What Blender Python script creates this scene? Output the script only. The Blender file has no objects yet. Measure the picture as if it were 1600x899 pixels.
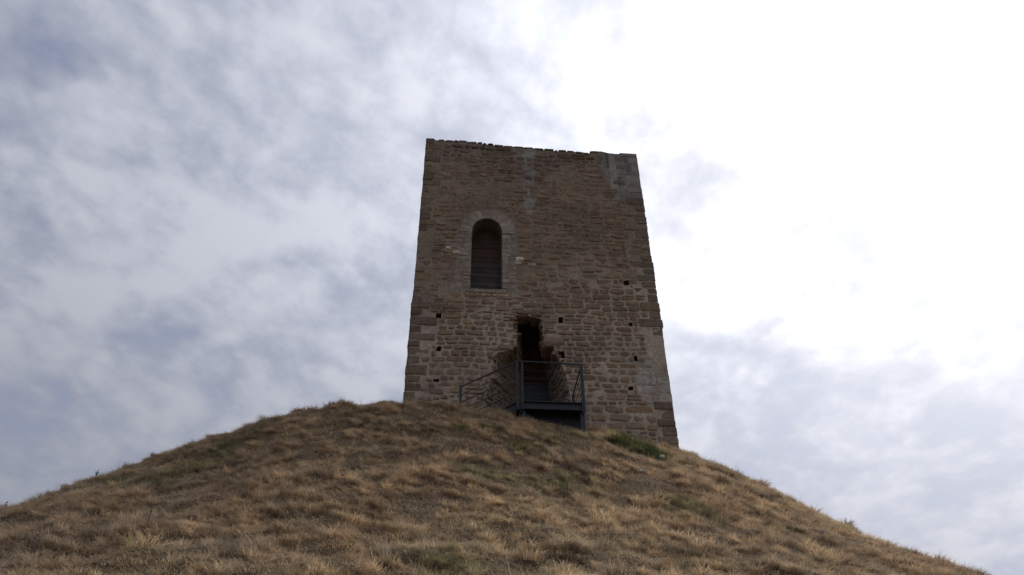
import bpy, math, random
import numpy as np
from mathutils import Vector, Matrix

random.seed(7)
rng = np.random.default_rng(7)
C = bpy.context.scene.collection
SC = bpy.context.scene
R = math.radians

# ---------------------------------------------------------------- camera
PITCH, ROLL = 0.650709910, -0.00790045602
fwd = Vector((0, math.cos(PITCH), math.sin(PITCH)))
up0 = Vector((0, -math.sin(PITCH), math.cos(PITCH)))
x0 = Vector((1, 0, 0))
cr, sr = math.cos(ROLL), math.sin(ROLL)
xa = cr * x0 + sr * up0
ua = -sr * x0 + cr * up0
cd = bpy.data.cameras.new('camera')
cam = bpy.data.objects.new('camera', cd)
C.objects.link(cam)
m = Matrix((xa, ua, -fwd)).transposed().to_4x4()
cam.matrix_world = m
cd.sensor_width = 36.0
cd.lens = 36.0 * 1244.0 / 1600.0
cd.clip_start = 0.05
cd.clip_end = 20000
SC.camera = cam
SC.view_settings.view_transform = 'Standard'
SC.view_settings.look = 'None'
SC.view_settings.exposure = 0.0
SC.view_settings.gamma = 1.0
SC.view_settings.use_curve_mapping = False

# ---------------------------------------------------------------- sky and sun
SUN_AZ, SUN_EL = R(48), R(46)          # azimuth clockwise from +Y
sun_dir = Vector((math.sin(SUN_AZ) * math.cos(SUN_EL), math.cos(SUN_AZ) * math.cos(SUN_EL), math.sin(SUN_EL)))


class NT:
    """small helper for building node trees"""
    def __init__(self, tree):
        self.t = tree

    def n(self, typ, **kw):
        nd = self.t.nodes.new(typ)
        ins = kw.pop('ins', {})
        for k, v in kw.items():
            setattr(nd, k, v)
        for k, v in ins.items():
            if isinstance(v, bpy.types.NodeSocket):
                self.t.links.new(v, nd.inputs[k])
            else:
                nd.inputs[k].default_value = v
        return nd

    def math(self, op, a, b=None, c=None, clamp=False):
        nd = self.t.nodes.new('ShaderNodeMath')
        nd.operation = op
        nd.use_clamp = clamp
        for i, v in enumerate((a, b, c)):
            if v is None:
                continue
            if isinstance(v, bpy.types.NodeSocket):
                self.t.links.new(v, nd.inputs[i])
            else:
                nd.inputs[i].default_value = v
        return nd.outputs[0]

    def mix(self, fac, a, b, blend='MIX'):
        nd = self.t.nodes.new('ShaderNodeMix')
        nd.data_type = 'RGBA'
        nd.blend_type = blend
        for i, v in ((0, fac), (6, a), (7, b)):
            if isinstance(v, bpy.types.NodeSocket):
                self.t.links.new(v, nd.inputs[i])
            else:
                nd.inputs[i].default_value = v if i == 0 or len(v) == 4 else (*v, 1)
        return nd.outputs[2]

    def ramp(self, fac, stops, interp='LINEAR'):
        nd = self.t.nodes.new('ShaderNodeValToRGB')
        self.t.links.new(fac, nd.inputs[0])
        el = nd.color_ramp.elements
        nd.color_ramp.interpolation = interp
        while len(el) < len(stops):
            el.new(0.5)
        for e, (p, c) in zip(el, stops):
            e.position = p
            e.color = (c, c, c, 1) if not hasattr(c, '__len__') else (*c, 1)
        return nd.outputs[0]

    def noise(self, vec, scale, detail=5, rough=0.55, dist=0.0, lac=2.0):
        nd = self.t.nodes.new('ShaderNodeTexNoise')
        self.t.links.new(vec, nd.inputs['Vector'])
        nd.inputs['Scale'].default_value = scale
        nd.inputs['Detail'].default_value = detail
        nd.inputs['Roughness'].default_value = rough
        nd.inputs['Distortion'].default_value = dist
        nd.inputs['Lacunarity'].default_value = lac
        return nd.outputs[0]


W = bpy.data.worlds.new("World")
SC.world = W
W.use_nodes = True
W.node_tree.nodes.clear()
k = NT(W.node_tree)
tc = k.n('ShaderNodeTexCoord')
d = k.n('ShaderNodeVectorMath', operation='NORMALIZE', ins={0: tc.outputs['Generated']}).outputs[0]
sx = k.n('ShaderNodeSeparateXYZ', ins={0: d})
zc = k.math('ADD', k.math('MAXIMUM', sx.outputs[2], 0.0), 0.22)
px = k.math('DIVIDE', sx.outputs[0], zc)
py = k.math('DIVIDE', sx.outputs[1], zc)
plane = k.n('ShaderNodeCombineXYZ', ins={0: px, 1: py, 2: 0.0}).outputs[0]
# cloud sheet seen in perspective: stretched along one wind direction
mp = k.n('ShaderNodeMapping', ins={0: plane, 'Location': (2.15, 4.4, 0.0), 'Rotation': (0, 0, R(-38)), 'Scale': (1.0, 0.88, 1.0)}).outputs[0]
warp = k.n('ShaderNodeTexNoise', ins={'Vector': mp, 'Scale': 3.0, 'Detail': 4.0}).outputs['Color']
mpw = k.n('ShaderNodeVectorMath', operation='MULTIPLY_ADD', ins={0: warp, 1: (0.22, 0.22, 0.22), 2: mp}).outputs[0]
big = k.noise(mp, 2.6, 2, 0.5)
mid = k.noise(mp, 8.0, 6, 0.55)
fine = k.noise(mp, 24.0, 6, 0.6)
# puffs: cellular cloudlets, rounder where bright, drawn-out gaps between them
vor = k.n('ShaderNodeTexVoronoi', feature='SMOOTH_F1', ins={'Vector': mpw, 'Scale': 7.0, 'Smoothness': 0.9, 'Randomness': 1.0}).outputs['Distance']
vor2 = k.n('ShaderNodeTexVoronoi', feature='SMOOTH_F1', ins={'Vector': k.n('ShaderNodeVectorMath', operation='MULTIPLY_ADD', ins={0: warp, 1: (0.2, 0.2, 0.2), 2: mpw}).outputs[0], 'Scale': 17.0, 'Smoothness': 0.8}).outputs['Distance']
puff = k.math('ADD', k.math('MULTIPLY', vor, 0.65), k.math('MULTIPLY', vor2, 0.35))
dens = k.math('ADD', k.math('MULTIPLY', big, 0.30), k.math('MULTIPLY', mid, 0.38))
dens = k.math('ADD', dens, k.math('MULTIPLY', fine, 0.24))
dens = k.math('ADD', dens, k.math('MULTIPLY', k.math('SUBTRACT', 0.60, puff), 0.42))
# angle to the sun
dot = k.n('ShaderNodeVectorMath', operation='DOT_PRODUCT', ins={0: d, 1: tuple(sun_dir)}).outputs['Value']
ang = k.math('ARCCOSINE', k.math('MINIMUM', dot, 0.9999))
g1 = k.math('EXPONENT', k.math('MULTIPLY', k.math('POWER', k.math('DIVIDE', ang, 0.44), 2.0), -1.0))
g2 = k.math('EXPONENT', k.math('MULTIPLY', k.math('POWER', k.math('DIVIDE', ang, 0.66), 2.0), -1.0))
glow = k.math('ADD', k.math('MULTIPLY', g1, 0.45), k.math('MULTIPLY', g2, 0.70))
elev = k.n('ShaderNodeMapRange', interpolation_type='SMOOTHSTEP', ins={0: sx.outputs[2], 1: 0.28, 2: 0.66, 3: 0.80, 4: 1.0}).outputs[0]
bright = k.math('MULTIPLY', k.math('ADD', glow, 0.42), elev)
shade = k.n('ShaderNodeMapRange', interpolation_type='SMOOTHSTEP', ins={0: dens, 1: 0.40, 2: 0.66, 3: 0.79, 4: 1.20}).outputs[0]
# near the horizon the sheet is seen edge-on and its mottling closes up
veil = k.n('ShaderNodeMapRange', interpolation_type='SMOOTHSTEP', ins={0: sx.outputs[2], 1: 0.34, 2: 0.64, 3: 0.42, 4: 1.0}).outputs[0]
shade = k.math('ADD', 1.0, k.math('MULTIPLY', k.math('SUBTRACT', shade, 1.0), veil))
cool = k.n('ShaderNodeMapRange', ins={0: dens, 1: 0.42, 2: 0.62}).outputs[0]
thin = k.mix(cool, (0.83, 0.91, 1.19), (0.93, 0.97, 1.11))
glowc = k.mix(k.math('MINIMUM', glow, 1.0), thin, (1.0, 1.0, 1.03))
val = k.math('MULTIPLY', bright, shade)
cloudc = k.n('ShaderNodeVectorMath', operation='SCALE', ins={0: glowc, 3: val}).outputs[0]
sky = k.n('ShaderNodeTexSky', sky_type='NISHITA', sun_disc=False, sun_elevation=SUN_EL, sun_rotation=SUN_AZ)
skys = k.n('ShaderNodeVectorMath', operation='SCALE', ins={0: sky.outputs[0], 3: 0.12}).outputs[0]
cov = k.n('ShaderNodeMapRange', interpolation_type='SMOOTHSTEP', ins={0: dens, 1: 0.32, 2: 0.45, 3: 0.50, 4: 1.0}).outputs[0]
cov = k.math('SUBTRACT', 1.0, k.math('MULTIPLY', k.math('SUBTRACT', 1.0, cov), k.math('MULTIPLY', veil, 0.92)))
col = k.mix(cov, skys, cloudc)
bg = k.n('ShaderNodeBackground', ins={0: col, 1: 1.0})
wo = k.n('ShaderNodeOutputWorld', ins={0: bg.outputs[0]})

sd = bpy.data.lights.new('sun', 'SUN')
sd.energy = 1.7
sd.angle = R(28)
sd.color = (1.0, 0.95, 0.88)
sun = bpy.data.objects.new('sun', sd)
C.objects.link(sun)
sun.rotation_euler = sun_dir.to_track_quat('Z', 'Y').to_euler()

# ---------------------------------------------------------------- numpy noise
_perm = np.random.default_rng(3).random((256, 256))


def vnoise(x, y):
    x = np.asarray(x, float); y = np.asarray(y, float)
    xi = np.floor(x).astype(int); yi = np.floor(y).astype(int)
    fx = x - xi; fy = y - yi
    fx = fx * fx * (3 - 2 * fx); fy = fy * fy * (3 - 2 * fy)
    g = lambda a, b: _perm[a & 255, b & 255]
    return (g(xi, yi) * (1 - fx) * (1 - fy) + g(xi + 1, yi) * fx * (1 - fy)
            + g(xi, yi + 1) * (1 - fx) * fy + g(xi + 1, yi + 1) * fx * fy)


def fbm(x, y, s=1.0, o=4, seed=0):
    v = 0; a = 0.5; t = 0
    for i in range(o):
        v = v + a * vnoise(x * s + 17.3 * i + seed * 7.7, y * s + 9.1 * i - seed * 3.3)
        t += a; a *= 0.5; s *= 2.03
    return v / t


# ---------------------------------------------------------------- tower frame
YAW = 0.0850198346
FA = Vector((-2.97864740, 19.1776346, 0))          # front left corner of the face
TU = Vector((math.cos(YAW), math.sin(YAW), 0))     # along the face
TN = Vector((math.sin(YAW), -math.cos(YAW), 0))    # out of the face
TW = 7.5
ZB = 9.6

# ---------------------------------------------------------------- hill
HQ = [-1.189, 24.763, -0.056, 0.006, -0.094, -0.086]
HR = np.array([0, 4, 6.5, 9, 12, 16, 20, 25, 32, 40, 52, 90, 4000.])
HH = np.array([11.016, 10.701, 10.704, 8.982, 6.386, 3.859, 1.726, -0.654, -3.6, -5.4, -6.4, -7.0, -8.0]) - 0.17


def hill(X, Y, bumps=True):
    X = np.asarray(X, float); Y = np.asarray(Y, float)
    cx, cy, a1, b1, a2, b2 = HQ
    dx, dy = X - cx, Y - cy
    rr = np.hypot(dx, dy); th = np.arctan2(dy, dx)
    rs = rr * (1 + a1 * np.cos(th) + b1 * np.sin(th) + a2 * np.cos(2 * th) + b2 * np.sin(2 * th))
    h = 0
    for o, w in ((-1.6, .15), (-.8, .2), (0, .3), (.8, .2), (1.6, .15)):
        h = h + w * np.interp(np.abs(rs + o), HR, HH)
    t = np.exp(-(rr / 9) ** 2)
    h = h + (-0.08 * dx + 0.031 * dy) * t
    if bumps:
        f = np.clip((60 - rr) / 30, 0, 1)
        warp = fbm(X, Y, 0.9, 3, 9) * 1.2
        h = h + f * ((fbm(X, Y, 0.42, 3, 1) - 0.5) * 0.34 + (fbm(X + warp, Y * 1.35 + warp, 1.5, 3, 2) - 0.5) * 0.24
                     + (fbm(X, Y, 3.6, 2, 4) - 0.5) * 0.22)
    h = h - .22 * np.clip((X - 5.5) / 5, 0, 1)
    # the pit beneath landing, doorway and tower
    u = (X - FA.x) * TU.x + (Y - FA.y) * TU.y
    dd = -((X - FA.x) * TN.x + (Y - FA.y) * TN.y)
    ins = np.minimum(np.minimum(u - 0.4, TW - 0.4 - u), np.minimum(dd - 0.25, 7.1 - dd))
    h = np.where(ins > 0, np.minimum(h, 9.2), h)
    pit = np.minimum(np.minimum(u - 2.9, 4.8 - u), np.minimum(dd + 1.55, 3 - dd))
    pf = np.clip(pit / 0.25 + 0.5, 0, 1)
    h = h * (1 - pf) + np.minimum(h, 9.35) * pf
    return h


def make_mesh(name, verts, faces, colors=None, smooth=False):
    me = bpy.data.meshes.new(name)
    me.from_pydata([tuple(v) for v in verts], [], faces)
    if colors is not None:
        at = me.color_attributes.new('tint', 'FLOAT_COLOR', 'POINT')
        c = np.ones((len(verts), 4), np.float32)
        c[:, :3] = colors
        at.data.foreach_set('color', c.ravel())
    if smooth:
        me.polygons.foreach_set('use_smooth', [True] * len(me.polygons))
    me.update()
    return me


def link(name, me, mat=None, parent=None, loc=None):
    o = bpy.data.objects.new(name, me)
    C.objects.link(o)
    if mat and not me.materials:
        me.materials.append(mat)
    if parent:
        o.parent = parent
    if loc is not None:
        o.location = loc
    return o


def tag(o, label=None, cat=None, group=None, kind=None):
    if label: o['label'] = label
    if cat: o['category'] = cat
    if group: o['group'] = group
    if kind: o['kind'] = kind
    return o


# ---------------------------------------------------------------- materials
def new_mat(name):
    mt = bpy.data.materials.new(name)
    mt.use_nodes = True
    mt.node_tree.nodes.clear()
    return mt, NT(mt.node_tree)


def finish(kk, color, rough=0.9, bump=None, bstr=0.3, bdist=0.02, metallic=0.0, spec=0.3):
    b = kk.n('ShaderNodeBsdfPrincipled', ins={'Base Color': color, 'Roughness': rough, 'Metallic': metallic, 'Specular IOR Level': spec})
    if bump is not None:
        bn = kk.n('ShaderNodeBump', ins={'Height': bump, 'Strength': bstr, 'Distance': bdist})
        kk.t.links.new(bn.outputs[0], b.inputs['Normal'])
    kk.n('ShaderNodeOutputMaterial', ins={0: b.outputs[0]})
    return b


def mat_stone():
    mt, kk = new_mat('weathered_sandstone')
    pos = kk.n('ShaderNodeNewGeometry').outputs['Position']
    at = kk.n('ShaderNodeAttribute', attribute_name='tint').outputs['Color']
    n1 = kk.noise(pos, 9.0, 6, 0.65)
    n2 = kk.noise(pos, 1.1, 5, 0.6, 0.6)
    n3 = kk.noise(pos, 38.0, 3, 0.6)
    c = kk.mix(1.0, at, kk.ramp(n1, [(0.25, 0.62), (0.5, 1.0), (0.78, 1.38)]), 'MULTIPLY')
    c = kk.mix(1.0, c, kk.ramp(n3, [(0.3, 0.80), (0.7, 1.18)]), 'MULTIPLY')
    c = kk.mix(kk.ramp(n2, [(0.48, 0.0), (0.72, 0.5)]), c, (0.105, 0.082, 0.058))
    sp = kk.noise(pos, 22.0, 2, 0.5)
    c = kk.mix(kk.ramp(sp, [(0.70, 0.0), (0.76, 0.45)]), c, (0.30, 0.29, 0.25))
    h = kk.math('ADD', kk.math('MULTIPLY', n1, 0.7), kk.math('MULTIPLY', n3, 0.35))
    finish(kk, c, 0.95, h, 0.8, 0.03, spec=0.15)
    return mt


def mat_grass():
    mt, kk = new_mat('dry_grass_blades')
    at = kk.n('ShaderNodeAttribute', attribute_name='gtint', attribute_type='INSTANCER').outputs['Color']
    bl = kk.n('ShaderNodeAttribute', attribute_name='tint').outputs['Color']
    c = kk.mix(1.0, at, bl, 'MULTIPLY')
    b = kk.n('ShaderNodeBsdfPrincipled', ins={'Base Color': c, 'Roughness': 0.75, 'Specular IOR Level': 0.2})
    tr = kk.n('ShaderNodeBsdfTranslucent', ins={0: c})
    ms = kk.n('ShaderNodeMixShader', ins={0: 0.45, 1: b.outputs[0], 2: tr.outputs[0]})
    kk.n('ShaderNodeOutputMaterial', ins={0: ms.outputs[0]})
    return mt


def mat_leaf():
    mt, kk = new_mat('plant_leaves')
    c = kk.n('ShaderNodeAttribute', attribute_name='tint').outputs['Color']
    b = kk.n('ShaderNodeBsdfPrincipled', ins={'Base Color': c, 'Roughness': 0.6, 'Specular IOR Level': 0.25})
    tr = kk.n('ShaderNodeBsdfTranslucent', ins={0: c})
    ms = kk.n('ShaderNodeMixShader', ins={0: 0.35, 1: b.outputs[0], 2: tr.outputs[0]})
    kk.n('ShaderNodeOutputMaterial', ins={0: ms.outputs[0]})
    return mt


def mat_soil():
    mt, kk = new_mat('dry_turf_soil')
    pos = kk.n('ShaderNodeNewGeometry').outputs['Position']
    n1 = kk.noise(pos, 1.3, 5, 0.6)
    n2 = kk.noise(pos, 14.0, 6, 0.7)
    n3 = kk.noise(pos, 70.0, 3, 0.6)
    c = kk.mix(kk.ramp(n1, [(0.35, 0.0), (0.65, 1.0)]), (0.13, 0.098, 0.068), (0.19, 0.14, 0.088))
    c = kk.mix(1.0, c, kk.ramp(n2, [(0.3, 0.55), (0.7, 1.45)]), 'MULTIPLY')
    c = kk.mix(1.0, c, kk.ramp(n3, [(0.3, 0.7), (0.7, 1.35)]), 'MULTIPLY')
    finish(kk, c, 1.0, kk.math('ADD', n2, n3), 1.0, 0.05, spec=0.05)
    return mt


def mat_metal():
    mt, kk = new_mat('dark_grey_steel')
    pos = kk.n('ShaderNodeNewGeometry').outputs['Position']
    n1 = kk.noise(pos, 6.0, 6, 0.65)
    c = kk.mix(kk.ramp(n1, [(0.35, 0.0), (0.7, 1.0)]), (0.026, 0.031, 0.040), (0.042, 0.046, 0.054))
    r = kk.n('ShaderNodeMapRange', ins={0: n1, 3: 0.42, 4: 0.68}).outputs[0]
    finish(kk, c, r, n1, 0.1, 0.01, metallic=0.35, spec=0.5)
    return mt


def mat_wood():
    mt, kk = new_mat('weathered_boards')
    pos = kk.n('ShaderNodeNewGeometry').outputs['Position']
    at = kk.n('ShaderNodeAttribute', attribute_name='tint').outputs['Color']
    mpn = kk.n('ShaderNodeMapping', ins={0: pos, 'Scale': (2.0, 2.0, 26.0)}).outputs[0]
    n1 = kk.noise(mpn, 1.6, 7, 0.65, 0.3)
    n2 = kk.noise(pos, 3.0, 4, 0.6)
    c = kk.mix(1.0, at, kk.ramp(n1, [(0.3, 0.55), (0.7, 1.45)]), 'MULTIPLY')
    c = kk.mix(1.0, c, kk.ramp(n2, [(0.3, 0.75), (0.7, 1.25)]), 'MULTIPLY')
    finish(kk, c, 0.85, n1, 0.6, 0.01)
    return mt


M_STONE, M_GRASS, M_LEAF, M_SOIL, M_METAL, M_WOOD = mat_stone(), mat_grass(), mat_leaf(), mat_soil(), mat_metal(), mat_wood()

# ---------------------------------------------------------------- terrain sheet
def axis(lo, hi, step, far):
    a = list(np.arange(lo, hi + 1e-6, step))
    s = step
    left, right = [], []
    p = lo
    while p > -far:
        s *= 1.22; p -= s; left.append(p)
    s = step; p = hi
    while p < far:
        s *= 1.22; p += s; right.append(p)
    return np.array(left[::-1] + a + right)


gx = axis(-16, 16, 0.125, 4000)
gy = axis(1.5, 27, 0.125, 4000)
GX, GY = np.meshgrid(gx, gy)
GZ = hill(GX, GY)
tv = np.stack([GX, GY, GZ], -1).reshape(-1, 3)
nx, ny = len(gx), len(gy)
ii = (np.arange(ny - 1)[:, None] * nx + np.arange(nx - 1)[None]).ravel()
tf = np.stack([ii, ii + 1, ii + 1 + nx, ii + nx], -1).tolist()
ter = link('hill', make_mesh('hill', tv, tf, smooth=True), M_SOIL)
tag(ter, kind='structure')

# ---------------------------------------------------------------- tower: shape data (metres on the face: u to the right, v up)
BREACH_O = [(3.1, 13.73), (3.33, 13.81), (3.56, 13.71), (3.85, 13.65), (3.9, 13.44), (3.88, 13.01), (3.95, 12.72), (4.21, 12.71), (4.24, 12.47), (4.38, 12.17), (4.51, 11.77), (4.59, 11.25), (4.61, 10.64), (4.59, 9.93),
            (2.13, 9.93), (2.17, 10.55), (2.18, 10.91), (2.28, 11.36), (2.43, 11.58), (2.39, 11.89), (2.44, 12.3), (2.6, 12.42), (2.92, 12.5), (3.09, 12.68), (3.13, 13.09), (3.0, 13.35)]
BREACH_I = [(3.38, 14.45), (3.5, 14.52), (3.75, 14.5), (4.0, 14.4), (4.06, 14.1), (4.09, 13.6), (4.11, 13.1), (4.14, 12.8), (4.16, 12.6), (4.18, 12.3), (4.2, 11.9), (4.22, 11.4), (4.23, 10.7), (4.24, 9.93),
            (3.37, 9.93), (3.37, 10.5), (3.38, 11.0), (3.39, 11.4), (3.39, 11.65), (3.39, 11.95), (3.4, 12.25), (3.4, 12.4), (3.4, 12.55), (3.4, 12.85), (3.4, 13.4), (3.39, 14.0)]
WC = (2.195, 16.97)
def arch(rx, ry, n=14, lo=14.69):
    pts = [(WC[0] + rx, lo)]
    for i in range(n + 1):
        t = math.pi * i / n
        pts.append((WC[0] + rx * math.cos(t), WC[1] + ry * abs(math.sin(t)) ** 0.9))
    pts.append((WC[0] - rx, lo))
    return pts
WIN = arch(0.48, 0.61)
WIN_S = arch(0.95, 1.02, lo=14.55)
PUT = [(0.81, 13.64, .085, .10), (0.87, 12.47, .09, .08), (6.59, 15.18, .10, .09), (6.57, 13.6, .09, .08), (6.59, 12.4, .07, .11), (4.44, 13.64, .09, .11), (4.43, 12.42, .10, .13), (6.34, 11.38, .08, .06), (0.84, 11.42, .10, .06)]
def putpoly(p):
    u, v, a, b = p
    r = random.Random(int(u * 991 + v * 37))
    j = lambda: r.uniform(.62, 1.12)
    return [(u - a * j(), v - b * j()), (u - a * j(), v + b * .1 * j()), (u - a * .9 * j(), v + b * .8 * j()), (u - a * .1, v + b * j()), (u + a * j(), v + b * j()), (u + a * .8 * j(), v + b * .1), (u + a * j(), v - b * j()), (u, v - b * j())]
HOLES = [BREACH_O, WIN] + [putpoly(p) for p in PUT]
VT = ([0, 1.2, 2.57, 4.17, 5.82, 5.9, 7.5], [21.27, 21.27, 21.15, 21.08, 21.01, 21.12, 21.08])
vtop = lambda u: np.interp(u, *VT)


def inside(poly, x, y):
    x = np.asarray(x, float); y = np.asarray(y, float)
    r = np.zeros(np.broadcast(x, y).shape, bool)
    n = len(poly)
    for i in range(n):
        x1, y1 = poly[i]; x2, y2 = poly[(i + 1) % n]
        if y1 == y2: continue
        c = ((y1 > y) != (y2 > y)) & (x < (x2 - x1) * (y - y1) / (y2 - y1) + x1)
        r ^= c
    return r


def nearest(poly, x, y):
    best = None
    n = len(poly)
    for i in range(n):
        a = np.array(poly[i]); b = np.array(poly[(i + 1) % n])
        ab = b - a
        t = np.clip(((x - a[0]) * ab[0] + (y - a[1]) * ab[1]) / (ab @ ab + 1e-12), 0, 1)
        qx, qy = a[0] + t * ab[0], a[1] + t * ab[1]
        dd = (qx - x) ** 2 + (qy - y) ** 2
        if best is None: best = [dd, qx, qy]
        else:
            mk = dd < best[0]
            best = [np.where(mk, dd, best[0]), np.where(mk, qx, best[1]), np.where(mk, qy, best[2])]
    return best


def zone_cement(u, v):
    e = (fbm(u, v, 2.2, 3, 5) - .5)
    a = (v > 18.9 + 0.75 * (7.2 - u) + e * 1.3) & (u > 6.12 + e * .5)
    b = (u > 6.40 + e * .2) & (v > 18.6)
    return a | b & (v > 18.75 + e * .5)


def zone_streak(u, v):
    e = (fbm(u, v, 3.1, 3, 6) - .5)
    return (np.abs(u - 3.58 - e * .35) < 0.16 + e * .2) & (v > 17.85)


def zone_ashlar(u, v):
    e = np.interp(v, [10.6, 11.0, 11.4, 11.75, 12.1, 12.3, 12.75, 13.2], [7.2, 6.75, 6.5, 6.55, 6.6, 6.95, 6.95, 7.0])
    return (u > e) & (v > 10.85) & (v < 13.3)


def zone_jamb(u, v):
    e = (fbm(u, v, 1.6, 3, 8) - .5) * 1.1
    return (np.abs(u - 2.2) < 1.0 + e * 0.8) & (v > 14.6) & (v < 17.1) | inside(WIN_S, u, v)


def lerp(a, b, t):
    t = np.asarray(t)[..., None] if np.ndim(t) else t
    return np.asarray(a) * (1 - t) + np.asarray(b) * t


def mortar_col(u, v):
    u = np.asarray(u, float); v = np.asarray(v, float)
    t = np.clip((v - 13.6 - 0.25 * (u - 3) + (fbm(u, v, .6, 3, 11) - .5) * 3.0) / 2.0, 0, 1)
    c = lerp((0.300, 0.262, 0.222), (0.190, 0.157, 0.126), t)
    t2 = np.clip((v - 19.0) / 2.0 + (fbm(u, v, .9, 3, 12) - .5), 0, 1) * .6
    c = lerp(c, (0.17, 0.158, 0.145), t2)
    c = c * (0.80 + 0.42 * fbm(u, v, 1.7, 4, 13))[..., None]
    mk = zone_cement(u, v)
    gc = np.asarray((0.185, 0.180, 0.172)) * (0.75 + 0.5 * fbm(u, v, 2.5, 3, 14))[..., None]
    c = np.where(mk[..., None], gc, c)
    strip = (np.abs(u - 6.58) < .12 + .05 * (fbm(u, v, 4, 2, 15) - .5)) & (v > 18.6)
    c = np.where(strip[..., None], np.asarray((0.235, 0.228, 0.205)) * np.ones_like(c), c)
    dk = (np.abs(u - 6.42) < .05) & (v > 20.2)
    c = np.where(dk[..., None], np.asarray((0.09, 0.088, 0.085)) * np.ones_like(c), c)
    ms = zone_streak(u, v)
    c = np.where(ms[..., None], np.asarray((0.225, 0.228, 0.225)) * (0.7 + .5 * fbm(u, v, 5, 2, 16))[..., None], c)
    mj = zone_jamb(u, v)
    c = np.where(mj[..., None], np.asarray((0.205, 0.182, 0.155)) * (0.8 + .4 * fbm(u, v, 3, 3, 17))[..., None], c)
    return c * np.array((1.40, 1.33, 1.22))


def stone_col(u, v):
    base = [(0.165, 0.124, 0.092), (0.145, 0.108, 0.083), (0.185, 0.145, 0.108), (0.150, 0.118, 0.095), (0.125, 0.092, 0.074), (0.172, 0.128, 0.080)]
    c = np.array(random.choice(base)) * random.uniform(0.82, 1.18)
    if v > 14:      # ochre and rusty patches on the upper wall
        f = float(fbm(np.float64(u), np.float64(v), .7, 3, 21))
        if f > .56: c = c * 0.6 + np.array((0.17, 0.115, 0.06)) * .4
        if f < .40: c = c * 0.7 + np.array((0.105, 0.075, 0.062)) * .3
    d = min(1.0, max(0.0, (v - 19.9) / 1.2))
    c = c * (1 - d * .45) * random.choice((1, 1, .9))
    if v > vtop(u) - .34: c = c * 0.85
    mean = np.array((0.150, 0.116, 0.089))
    m_ = .45 if v > 14 else .30
    c = c * (1 - m_) + mean * m_ * (1 - d * .3)
    return c


# stone piece: rounded irregular outline, recessed rear ring, proud face
def stone_geo(w, h, prot, depth=0.09, n=10, expo=3.2, jit=.07, flat=.010):
    V, F = [], []
    out = []
    m_ = min(w, h)
    kj = jit * m_ * (.9 if expo < 12 else .4)
    rr_ = 0.6 / expo + .06
    for (sx_, sz_) in ((1, 1), (-1, 1), (-1, -1), (1, -1)):
        cx_ = sx_ * w / 2 - sx_ * abs(random.gauss(0, kj * 1.3)); cz_ = sz_ * h / 2 - sz_ * abs(random.gauss(0, kj * 1.3))
        ca, cb = m_ * rr_ * random.uniform(.6, 1.5), m_ * rr_ * random.uniform(.6, 1.4)
        one, two = (cx_, cz_ - sz_ * cb), (cx_ - sx_ * ca, cz_)
        if sx_ * sz_ > 0: out += [one, two]
        else: out += [two, one]
        if sx_ < 0 and sz_ > 0 or sx_ > 0 and sz_ < 0: pass
        else:
            out.append((random.uniform(-.15, .15) * w, sz_ * h / 2 - sz_ * random.uniform(-.3, 1.2) * kj))
    n = len(out)
    ins = min(w, h) * random.uniform(.12, .2)
    fx, fz = max(.2, 1 - 2 * ins / w), max(.2, 1 - 2 * ins / h)
    tx, tz = random.uniform(-1, 1) * flat, random.uniform(-1, 1) * flat
    for x, z in out: V.append((x, depth, z))
    for x, z in out: V.append((x * .99, -prot * .35 + random.uniform(-1, 1) * .004, z * .99))
    for x, z in out:
        V.append((x * fx, -prot - tx * x / w * 2 - tz * z / h * 2 + random.uniform(-1, 1) * .006, z * fz))
    V.append((random.uniform(-.1, .1) * w, -prot - random.uniform(-.002, .008), random.uniform(-.1, .1) * h))
    for a in (0, n):
        for i in range(n):
            j = (i + 1) % n
            F.append((a + i, a + j, a + n + j, a + n + i))
    for i in range(n):
        F.append((2 * n + i, 2 * n + (i + 1) % n, 3 * n))
    return V, F


tower = bpy.data.objects.new('stone_tower', None)
C.objects.link(tower)
tower.location = FA + TU * (TW / 2) - TN * (TW / 2) + Vector((0, 0, ZB))
tower.rotation_euler = (0, 0, YAW)
tag(tower, 'square medieval tower of brown rubble stone on top of the grassy mound', 'tower')


class Frame:
    """maps (u, depth, v) on a wall plane to tower coordinates"""
    def __init__(s, o, U, D):
        s.o, s.U, s.D = Vector(o), Vector(U), Vector(D)
    def __call__(s, u, dd, v):
        p = s.o + s.U * u + s.D * dd
        return (p.x, p.y, v - ZB)
    def rel(s, x, y, z):
        p = s.U * x + s.D * y
        return (p.x, p.y, z)


H2 = TW / 2
FRONT = Frame((-H2, -H2, 0), (1, 0, 0), (0, 1, 0))
RIGHT = Frame((H2, -H2, 0), (0, 1, 0), (-1, 0, 0))
BACK = Frame((H2, H2, 0), (-1, 0, 0), (0, -1, 0))
LEFT = Frame((-H2, H2, 0), (0, -1, 0), (1, 0, 0))


class Bag:
    def __init__(s): s.V, s.F, s.K = [], [], []
    def add(s, V, F, col):
        b = len(s.V); s.V += list(V); s.F += [tuple(b + i for i in f) for f in F]; s.K += [tuple(col)] * len(V)
    def build(s, name, mat, parent=None, smooth=False):
        return link(name, make_mesh(name, s.V, s.F, np.array(s.K), smooth), mat, parent)


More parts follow.
